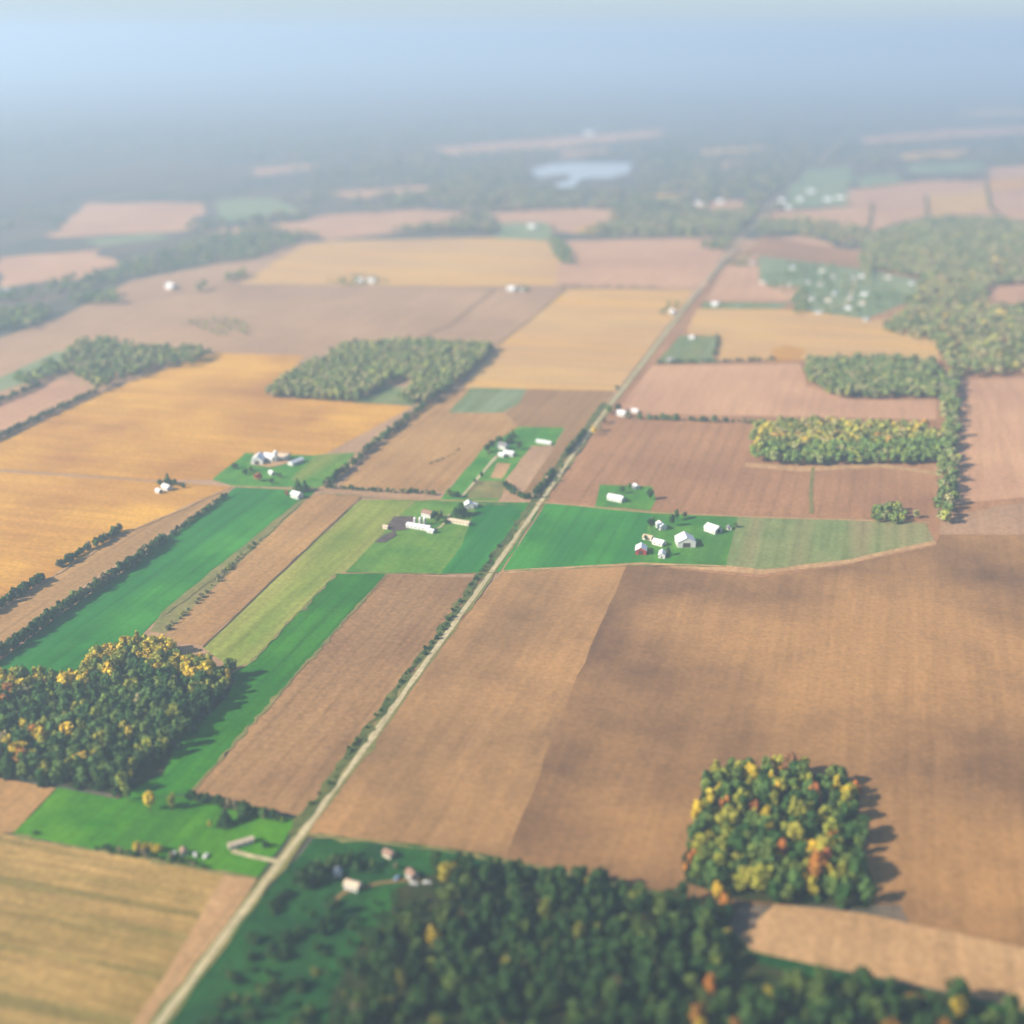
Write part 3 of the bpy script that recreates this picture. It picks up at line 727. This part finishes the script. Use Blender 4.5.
# single trees
for (px, py, h, kind, cl, lab, wd) in [
 (151,812,17,'tall','golden yellow','bright golden tree at the edge of the bright green paddock',1.1),
 (172,811,14,'tall','yellow green','paler yellow tree right of the bright golden tree',1.0),
 (128,801,11,'round','mid green','grey green tree at the lower tip of the left wood',1.0),
 (226,826,12,'conifer','dark green','dark conifer behind the long pale shed',1.3),
 (245,818,13,'conifer','dark green','pointed dark conifer nearest the gravel road',1.1),
 (210,829,6,'round','yellow green','small pale tree left of the dark conifer',1.0),
 (266,848,6,'bush','dark green','round dark bush between drive and gravel road',.8),
 (240,846,4,'bush','yellow green','yellowish bush at the end of the short drive',.6),
 (258,482,9,'round','red brown','red leaved round tree on the lawn of the white farm',1.7),
 (235,469,6,'bush','dark green','dark bush at the left corner of the white farm lawn',.9),
 (245,475,6,'bush','dark green','left bush of the pair beside the white farm',.8),
 (251,472,6,'bush','mid green','right bush of the pair beside the white farm',.8),
 (272,484,5,'bush','dark green','small bush right of the red tree',.8),
 (280,478,5,'bush','mid green','low bush below the small white shed',.8),
 (298,491,11,'conifer','dark green','tall conifer behind the white house by the emerald field',1.1),
 (305,492,10,'conifer','dark green','right conifer behind the white house by the emerald field',1.3),
 (287,496,5,'bush','red brown','reddish bush left of the white house by the emerald field',.8),
 (168,485,10,'conifer','dark green','tall conifer behind the small white house',1.2),
 (174,486,7,'round','dark green','dark tree right of the small white house',1.3),
 (160,487,7,'round','dark green','dark tree left of the small white house',1.3),
 (183,488,4,'bush','dark green','low dark bush at the plot edge of the small house',.9),
 (190,559,8,'round','dark green','',1.2),
 (434,519,8,'round','dark green','dark round tree right of the three silos',1.5),
 (441,519,8,'round','mid green','green tree inside the loop of the curved drive',1.4),
 (437,523,6,'round','dark green','small dark tree below the pinkish farmhouse',1.4),
 (446,524,5,'bush','mid green','bush beside the curved drive',.8),
 (461,516,11,'conifer','dark green','dark conifer left of the white cottage',1.9),
 (457,518,9,'round','dark green','dark tree behind the long cream shed',1.3),
 (487,453,9,'round','dark green','dark tree at the left of the wooded farmstead',1.5),
 (492,449,9,'round','dark green','dark tree at the back of the wooded farmstead',1.5),
 (499,445,9,'round','dark green','dark tree behind the wooded farmstead roofs',1.5),
 (509,443,9,'conifer','dark green','dark conifer right of the wooded farmstead',1.5),
 (513,438,8,'conifer','dark green','pointed conifer at the top of the wooded farmstead',1.2),
 (519,450,8,'round','mid green','green tree right of the wooded farmstead sheds',1.4),
 (489,457,7,'round','mid green','green tree at the head of the long drive',1.3),
 (482,478,6,'round','dark green','dark tree halfway down the long drive',1.1),
 (475,484,5,'round','dark green','dark bushy tree near the foot of the long drive',1.2),
 (450,497,8,'round','mid green','greyish round tree at the cross road corner',1.8),
 (457,498,6,'round','dark green','dark round tree at the foot of the long drive',1.6),
 (505,489,7,'round','dark green','dark round tree at the corner of the small grey field',1.4),
 (594,436,10,'tall','golden yellow','golden tree beside the gravel road',1.2),
 (600,432,9,'round','grey brown','brownish tree right of the golden roadside tree',1.4),
 (604,424,9,'round','grey brown','upper brownish tree beside the gravel road',1.5),
 (610,414,10,'round','mid green','green tree left of the far roadside house',1.6),
 (618,412,9,'round','dark green','dark tree behind the far roadside house',1.6),
 (628,417,6,'bush','grey brown','brownish bush right of the far roadside house',1.0),
 (617,390,5,'bush','dark green','lone bush where the road meets the pale field',.9),
 (556,482,5,'round','mid green','pale green tree on the left verge of the road',1.2),
 (562,470,6,'round','mid green','green tree higher on the left verge of the road',1.2),
 (622,494,7,'round','dark green','dark tree behind the house on the small lawn',1.2),
 (630,490,6,'round','mid green','green tree beside the small white shed on the lawn',1.2),
 (650,500,10,'round','dark green','dark tree at the right end of the small lawn',1.1),
 (651,531,12,'tall','dark green','tall dark tree left of the white barns',1.2),
 (646,541,5,'bush','mid green','bush behind the red walled barn',.8),
 (672,527,12,'tall','dark green','tall dark tree behind the biggest white barn',1.1),
 (677,521,10,'tall','dark green','narrow dark tree behind the biggest white barn',1.0),
 (684,519,7,'round','grey brown','brownish tree behind the biggest white barn',1.3),
 (668,556,7,'tall','dark green','dark tree between the white sheds and the big barn',1.3),
 (735,528,5,'bush','mid green','bush right of the smaller white barn',.9),
 (36,835,3,'bush','dark green','lone dark bush in the left of the paddock',1.2),
 (352,858,6,'round','dark green','dark tree at the top of the wooded plot beside the road',1.4),
 (318,866,5,'round','mid green','pale green tree near the road opposite the short drive',1.4),
 (372,868,7,'round','mid green','green tree behind the tan roofed cottage',1.3),
 (396,870,5,'round','grey brown','brownish tree left of the parked white cars',1.2),
 (724,912,13,'tall','orange','orange tree at the lower corner of the square grove',1.1),
 (708,998,15,'tall','orange','glowing orange tree above the bottom edge',1.0),
 (716,900,12,'tall','golden yellow','golden tree left of the orange corner tree',1.1),
 (545,262,8,'round','dark green','',1.5),
]:
    if not lab: continue
    x, y, _ = g(px, py)
    if py < 560: h *= 1.3
    put_tree({'conifer': 'conifer_tree', 'bush': 'shrub'}.get(kind, 'broadleaf_tree'), x, y, h, kind, cl, lab, 'shrub' if kind == 'bush' else 'tree', None, wd * (1.3 if kind == 'conifer' else 1.0))

# ------------------------------------------------------------------ buildings and vehicles
class MB:
    def __init__(s): s.v, s.f = [], []
    def add(s, v, f):
        b = len(s.v); s.v += v; s.f += [tuple(b + i for i in q) for q in f]
    def box(s, x0, x1, y0, y1, z0, z1):
        s.add([(x0,y0,z0),(x1,y0,z0),(x1,y1,z0),(x0,y1,z0),(x0,y0,z1),(x1,y0,z1),(x1,y1,z1),(x0,y1,z1)],
              [(3,2,1,0),(4,5,6,7),(0,1,5,4),(1,2,6,5),(2,3,7,6),(3,0,4,7)])
    def prism(s, prof, y0, y1):
        """profile in x-z, extruded along y"""
        n = len(prof)
        s.add([(x, y0, z) for x, z in prof] + [(x, y1, z) for x, z in prof],
              [tuple(range(n)), tuple(range(2 * n - 1, n - 1, -1))] + [(i, n + i, n + (i + 1) % n, (i + 1) % n) for i in range(n)])
    def lathe(s, prof, k=20, cx=0, cy=0):
        n = len(prof)
        s.add([(cx + r * math.cos(2 * math.pi * i / k), cy + r * math.sin(2 * math.pi * i / k), z) for r, z in prof for i in range(k)],
              [(j * k + i, j * k + (i + 1) % k, (j + 1) * k + (i + 1) % k, (j + 1) * k + i) for j in range(n - 1) for i in range(k)] + [tuple(range((n - 1) * k, n * k))])
    def build(s, name, mat, parent=None):
        me = bpy.data.meshes.new(name); me.from_pydata(s.v, [], s.f); me.materials.append(M[mat])
        o = bpy.data.objects.new(name, me); COL.objects.link(o); o.parent = parent
        return o

def root_at(name, px, py, rot, label, cat, group=None):
    r = bpy.data.objects.new(name, None); COL.objects.link(r)
    x, y, _ = g(px, py); r.location = (x, y, TOPZ + 0.05); r.rotation_euler = (0, 0, rot)
    r['label'] = label; r['category'] = cat
    if group: r['group'] = group
    return r

def gable(name, px, py, L, Wd, hw, hr, rot, wall, roof, label, cat, door='dark', big_door=False, windows=3, chimney=False, wing=None):
    """gabled building: ridge along local y (length L), width Wd"""
    r = root_at(name, px, py, rot, label, cat)
    a, l = Wd / 2, L / 2
    b = MB(); b.prism([(-a, -.3), (a, -.3), (a, hw), (0, hw + hr), (-a, hw)], -l, l)
    if wing:
        wl, ww = wing
        b.box(a - .05, a + wl, -ww / 2, ww / 2, -.3, hw * .85)
    b.build('wall', wall, r)
    ov, th = .5, .22
    sl = hr / a
    rb = MB()
    for sgn in (-1, 1):
        e, ez = sgn * (a + ov), hw - sl * ov
        pr = [(0, hw + hr + .02), (e, ez + .02), (e, ez + th + .02), (0, hw + hr + th + .02)]
        if sgn > 0: pr = pr[::-1]
        rb.prism(pr, -l - ov, l + ov)
    if wing:
        z0 = hw * .85 + .02
        v = [(a + .02, -ww/2-.4, z0 + 1.1), (a + wl + .4, -ww/2-.4, z0), (a + wl + .4, ww/2+.4, z0), (a + .02, ww/2+.4, z0 + 1.1)]
        rb.add(v + [(x, y, z + .2) for x, y, z in v], [(3,2,1,0),(4,5,6,7),(0,1,5,4),(1,2,6,5),(2,3,7,6),(3,0,4,7)])
    ro = rb.build('roof', roof, r)
    if chimney:
        c = MB(); c.box(-.35, .35, l * .4, l * .4 + .7, hw + hr - .4, hw + hr + 1.2); c.build('chimney', 'red', ro)
    d = MB()
    if big_door: d.box(-a * .42, a * .42, -l - .08, -l + .02, 0, min(hw * .95, 4.4))
    else: d.box(-.55, .55, -l - .07, -l + .02, 0, 2.1)
    d.build('door', door, r)
    for sgn in (-1, 1):
        for k in range(windows):
            y = -l + L * (k + .5) / windows
            wn = MB(); xx = sgn * a
            wn.box(min(xx, xx + sgn * .06), max(xx, xx + sgn * .06), y - .55, y + .55, min(1.0, hw * .35), min(2.3, hw * .75)); wn.build('window', 'glass', r)
    return r

def silo(px, py, rr, h, label):
    r = root_at('silo', px, py, 0, label, 'silo')
    b = MB(); b.lathe([(rr, -.3), (rr, h)]); b.build('wall', 'concrete', r)
    d = MB(); d.lathe([(rr + .12, h - .1), (rr + .12, h + .1), (rr * .85, h + rr * .45), (rr * .5, h + rr * .75), (.15, h + rr * .88)]); d.build('roof', 'roof_white', r)
    c = MB(); c.box(-.4, .4, -rr - .7, -rr + .1, 0, h); c.build('chute', 'galv', r)
    return r

def car(px, py, rot, mat, label):
    r = root_at('parked_car', px, py, rot, label, 'car')
    b = MB(); b.prism([(-2.3, .35), (2.3, .35), (2.35, .85), (1.3, .98), (.75, 1.5), (-1.3, 1.52), (-2.1, 1.0), (-2.35, .9)], -.9, .9); b.build('body', mat, r)
    q = MB(); q.prism([(1.18, 1.0), (.72, 1.44), (-1.24, 1.46), (-1.9, 1.02)], -.92, .92); q.build('window', 'glass', r)
    for sx in (-1.4, 1.4):
        for sy in (-.82, .82):
            t = MB(); k = 14
            t.prism([(sx + .34 * math.cos(2 * math.pi * i / k), .34 + .34 * math.sin(2 * math.pi * i / k)) for i in range(k)], sy - .12, sy + .12)
            t.build('wheel', 'tyre', r)
    return r

A = -AZ                                   # local y along the road
# white farm, upper left
gable('barn', 259, 463, 17, 13, 5, 4.2, A + .2, 'white', 'roof_white', 'largest white barn of the farm behind the red tree', 'barn', big_door=True)
gable('barn', 270, 461, 13, 9, 5, 3.4, A + 1.4, 'white', 'roof_white', 'white barn with a grey silo on its right', 'barn', big_door=True)
gable('shed', 283, 459, 14, 9, 3.6, 2.2, A + 1.5, 'white', 'tan_roof', 'pale roofed shed behind the grey silo', 'shed')
silo(276, 462, 2.3, 11, 'grey silo among the white farm buildings')
gable('shed', 296, 464, 19, 7, 3, 2, A - .32, 'white', 'roof_white', 'long white shed standing apart on the white farm lawn', 'shed', windows=5)
gable('shed', 272, 475, 6, 5, 2.6, 1.5, A + 1, 'white', 'roof_white', 'tiny white shed right of the red tree', 'shed', windows=1)
gable('farmhouse', 297, 498, 11, 8, 4, 2.4, A + 1.2, 'white', 'roof_white', 'white house with conifers by the emerald field', 'house', chimney=True)
gable('farmhouse', 167, 490, 10, 7, 3.4, 2.2, A + 1.2, 'white', 'roof_white', 'small white house among conifers in the stubble', 'house', chimney=True)
gable('garage', 159, 493, 6, 5, 2.6, 1.4, A + 1.2, 'white', 'roof_white', 'white garage left of the small white house', 'garage', windows=1, big_door=True)
# three-silo farm
gable('shed', 419, 529, 25, 7, 2.8, 1.6, A + 1.42, 'white', 'roof_white', 'long low white shed in front of three silos', 'shed', windows=6)
for i, px in enumerate((415, 420.2, 424.6)):
    silo(px, 525.3, 1.35, 6.5, ('left white silo of the three', 'middle white silo of the three', 'right white silo of the three')[i])
gable('shed', 431, 533, 7, 5, 2.4, 1.2, A + 1.4, 'white', 'roof_white', 'small white shed right of the long low shed', 'shed', windows=1)
gable('farmhouse', 428, 517, 11, 8, 4, 2.4, A + 1.3, 'white', 'brown_roof', 'farmhouse with a pinkish roof behind the silos', 'house', chimney=True)
gable('shed', 460, 524, 22, 6, 2.4, 1.3, A + 1.38, 'cream', 'tan_roof', 'long low cream shed in front of the white cottage', 'shed', windows=6)
gable('cottage', 469, 508, 10, 9, 3.6, 2.8, A + .4, 'white', 'roof_white', 'white cottage behind the long cream shed', 'house', chimney=True, wing=(4, 5))
gable('shed', 386, 529, 5, 4, 2.2, 1, A + 1.4, 'cream', 'tan_roof', 'pale hut at the left end of the dark farmyard', 'hut', windows=1)
# farm with the long drive
gable('farmhouse', 503, 449, 11, 8, 4.5, 2.6, A + 1.3, 'white', 'grey_roof', 'grey roofed farmhouse among dark trees', 'house', chimney=True)
gable('barn', 509, 456, 12, 7, 3.5, 2, A + 1.45, 'white', 'roof_white', 'white roofed barn at the head of the long drive', 'barn', big_door=True)
gable('shed', 502, 457, 7, 5, 2.6, 1.5, A + 1.2, 'white', 'roof_white', 'small white shed left of the white roofed barn', 'shed', windows=1)
gable('shed', 544, 444, 19, 4.5, 2.4, 1.2, A + 1.35, 'white', 'roof_white', 'long narrow white shed at the corner of the green plot', 'shed', windows=4)
# house on the small lawn, right of the road
gable('farmhouse', 616, 501, 17, 8, 3.4, 2.4, A + 1.25, 'white', 'roof_white', 'long white house on the small lawn', 'house', chimney=True, windows=4, wing=(4.5, 6))
gable('shed', 636, 489, 7, 6, 2.8, 1.8, A + .6, 'white', 'roof_white', 'white shed at the back of the small lawn', 'shed', windows=1)
# white barns farm
gable('barn', 685, 545, 17, 17, 5, 4.5, A + .32, 'white', 'roof_white', 'biggest white barn with white gabled roof', 'barn', big_door=True)
gable('barn', 713, 532, 14, 11, 4, 3, A + 1.0, 'white', 'roof_white', 'smaller white barn at the right end of the farm', 'barn', big_door=True)
gable('shed', 729, 530, 5, 4, 2.4, 1.3, A + .3, 'white', 'grey_roof', 'tiny grey shed right of the smaller white barn', 'shed', windows=1)
gable('barn', 641, 553, 13, 10, 4, 3, A + .15, 'red', 'roof_white', 'white roofed barn with red walls', 'barn', big_door=True)
gable('shed', 648, 540, 9, 6, 2.8, 1.6, A + 1.3, 'cream', 'tan_roof', 'cream shed behind the red walled barn', 'shed', windows=2)
gable('farmhouse', 661, 529, 11, 7, 4, 2.2, A + .6, 'white', 'roof_white', 'white farmhouse between two tall dark trees', 'house', chimney=True)
gable('shed', 659, 545, 11, 8, 3, 2, A + 1.2, 'white', 'roof_white', 'white shed right of the cream shed', 'shed', windows=2)
gable('shed', 662, 557, 11, 6, 3, 1.8, A + .1, 'white', 'roof_white', 'white shed nearest the big brown field', 'shed', windows=2)
# far roadside
gable('farmhouse', 622, 416, 11, 8, 4, 2.4, A + 1.2, 'white', 'roof_white', 'white house among trees beside the far road', 'house', chimney=True)
gable('shed', 635, 413, 9, 6, 3, 1.6, A + 1.3, 'white', 'roof_white', 'white shed in the field right of the roadside house', 'shed', windows=2)
gable('farmhouse', 673, 314, 12, 9, 4.5, 2.5, A + .6, 'white', 'roof_white', 'white house in a clump left of the road', 'house', chimney=True)
wood('thicket around the white house left of the road', [(660,318),(668,306),(688,305),(680,318)], 13, 'far', dull, (7, 12), keep=.75, holes=[[(668,312),(679,312),(679,320),(667,320)]])
gable('farmhouse', 715, 306, 12, 9, 4, 2.5, A + 1.3, 'white', 'roof_white', 'white house on the green strip right of the road', 'house', chimney=True)
gable('farmhouse', 671, 362, 10, 7, 3.6, 2.2, A + 1.2, 'white', 'grey_roof', 'grey roofed house at the foot of the rough green plot', 'house', chimney=True)
gable('shed', 692, 339, 8, 6, 3, 1.6, A + 1.2, 'white', 'roof_white', 'white shed at the top of the rough green plot', 'shed', windows=1)
hedge('dark hedge below the rough green plot', [(656,364),(690,363),(718,362)], (3, 6), 6, dk, .8, .1)
hedge('hedge up the right of the rough green plot', [(714,356),(717,345),(717,337)], (3, 6), 6, dk, .8, .2)
gable('farmhouse', 512, 291, 16, 12, 5, 3, A + 1.3, 'white', 'roof_white', 'white house among bushes on the far cross road', 'house', chimney=True)
gable('shed', 522, 291, 14, 9, 4, 2, A + 1.3, 'white', 'grey_roof', 'grey shed right of the house on the far cross road', 'shed')
wood('bushes around the house on the far cross road', [(500,291),(508,287),(528,288),(530,293),(506,295)], 12, 'far', dull, (5, 9), keep=.6)
gable('farmhouse', 360, 283, 18, 12, 5, 3, A + 1.3, 'white', 'roof_white', 'white house in the far thicket above the cross road', 'house', chimney=True)
gable('barn', 372, 283, 16, 12, 5, 3, A + 1.3, 'white', 'roof_white', 'white barn right of the house in the far thicket', 'barn', big_door=True)
wood('far thicket around two white roofs', [(325,285),(345,278),(370,277),(395,284),(360,287)], 14, 'far', dull, (6, 11), keep=.6)
gable('barn', 172, 289, 24, 16, 6, 4, A + 1.0, 'white', 'roof_white', 'lone white barn in the far left grey field', 'barn', big_door=True)
gable('barn', 6, 294, 26, 16, 6, 4, A + 1.2, 'white', 'roof_white', 'hazy white barn at the left edge', 'barn', big_door=True)
# village and other far houses: a wall and a roof each
village = [(753,263),(763,283),(790,285),(793,268),(808,282),(822,271),(820,285),(833,277),(853,278),(862,277),(888,278),(912,284),
 (835,294),(828,301),(812,299),(818,313),(848,309),(864,295),(866,320),(850,298),(862,304)]
vl = ['far white house beside the road', 'white house at the left of the village', 'long white house on the village green strip', 'white house at the top left of the village',
 'white house at the head of the village lane', 'long white house at the top of the village', 'small white house in the village middle', 'white house below the top of the village',
 'white house at the top of the pale street', 'long white house right of the pale street', 'lone white house before the far wood', 'white house farthest right in the village',
 'white house left of the pale street', 'small white house amid the village gardens', 'white house near the dark village trees', 'white house at the lower left of the village',
 'white house at the bend of the pale street', 'white house among trees right of the street', 'pale barn at the foot of the village', 'white house beside the pale street', 'white house near the foot of the pale street']
for (px, py), lb in zip(village, vl):
    gable('house', px, py + 1, R.uniform(9, 12.5), R.uniform(6, 8), 3, 1.8, A + R.choice((.2, 1.4, 1.5, 1.0)), 'white', R.choice(('roof_white', 'tan_roof', 'galv', 'grey_roof')), lb, 'house', windows=2)
hz = [(782,202),(788,209),(800,201),(811,193),(828,201),(840,199),(720,203),(699,205),(532,228),(590,134)]
hl = ['left white house of the far hamlet', 'white house below the far hamlet', 'second white house of the far hamlet', 'white house behind the far hamlet',
 'fourth white house of the far hamlet, in its middle', 'right white house of the far hamlet', 'white house on the far pink field', 'white house left on the far pink field', 'white house on a far teal meadow', 'hazy white building beyond the lake']
for (px, py), lb in zip(hz, hl):
    k = 1.2 if py > 150 else 3.5
    gable('house', px, py, R.uniform(14, 20) * k, R.uniform(10, 13) * k, 4.5 * k ** .5, 3 * k ** .5, A + 1.4, 'white', 'roof_white', lb, 'house', windows=0)
wood('trees around the village houses', [(760,284),(790,262),(830,266),(870,284),(915,296),(868,318),(806,316),(793,300)], 17, 'far', dull, (6, 11), keep=.6, holes=[[(x - 4, y - 4), (x + 4, y - 4), (x + 4, y + 6), (x - 4, y + 6)] for x, y in village])
wood('dark clump left of the village', [(793,300),(806,288),(810,306),(800,317),(790,314)], 14, 'far', dull, (8, 13))
wood('dark trees below the far white house by the road', [(725,268),(745,256),(758,258),(752,268)], 15, 'far', dull, (7, 11), keep=.7, holes=[[(748,259),(760,259),(760,270),(748,270)]])

# near the gravel road
gable('shed', 241, 846, 15, 3.4, 2.4, .9, A - .78, 'cream', 'tan_roof', 'long narrow pale shed at the end of the short drive', 'shed', windows=4)
gable('cottage', 353, 889, 8.5, 5.5, 2.7, 1.6, A + 1.42, 'white', 'tan_roof', 'tan roofed cottage in the wooded plot beside the road', 'house', chimney=True)
gable('shed', 338, 876, 4.6, 4.0, 2.4, 1.3, A + .4, 'white', 'galv', 'small bluish white hut left of the tan cottage', 'hut', windows=1)
gable('cottage', 412, 878, 6, 5, 2.8, 1.6, A + .9, 'white', 'brown_roof', 'brown roofed cottage behind two white cars', 'house')
gable('cottage', 389, 857, 6, 4.5, 2.5, 1.4, A + 1.2, 'cream', 'brown_roof', 'dull brown roofed hut beside the big brown field', 'hut')
car(414, 886, A + .2, 'white', 'white car parked left below the brown roofed cottage')
car(427, 885, A + .3, 'white', 'white car parked right of the brown roofed cottage')
car(397, 880, A + 1.4, 'blue', 'bluish grey car parked left of the brown roofed cottage')
car(174, 856, 1.35, 'white', 'white car left of the orange roofed hut')
gable('shed', 184, 855, 4, 3.5, 2.4, 1.4, A + .7, 'white', 'brown_roof', 'white hut with an orange brown roof below the paddock', 'hut', windows=1)
car(195, 857, 1.9, 'white', 'white car just right of the orange roofed hut')
car(206, 858, 1.3, 'white', 'white car farthest right below the paddock')

# ------------------------------------------------------------------ haze
mh, nth, bh = new_mat('haze_air')
nth.nodes.remove(bh)
pv = nth.nodes.new('ShaderNodeVolumePrincipled')
pv.inputs['Color'].default_value = (0.56, 0.74, 0.94, 1)
pv.inputs['Density'].default_value = 0.000185
pv.inputs['Anisotropy'].default_value = 0.35
nth.links.new(pv.outputs[0], nth.nodes['Material Output'].inputs['Volume'])
hb = MB(); hb.box(-95000, 95000, -95000, 95000, -1, 600)
me = bpy.data.meshes.new('haze'); me.from_pydata(hb.v, [], hb.f); me.materials.append(mh)
o = bpy.data.objects.new('haze', me); COL.objects.link(o)
o['kind'] = 'stuff'; o['label'] = 'pale blue haze over the whole countryside'; o['category'] = 'haze'
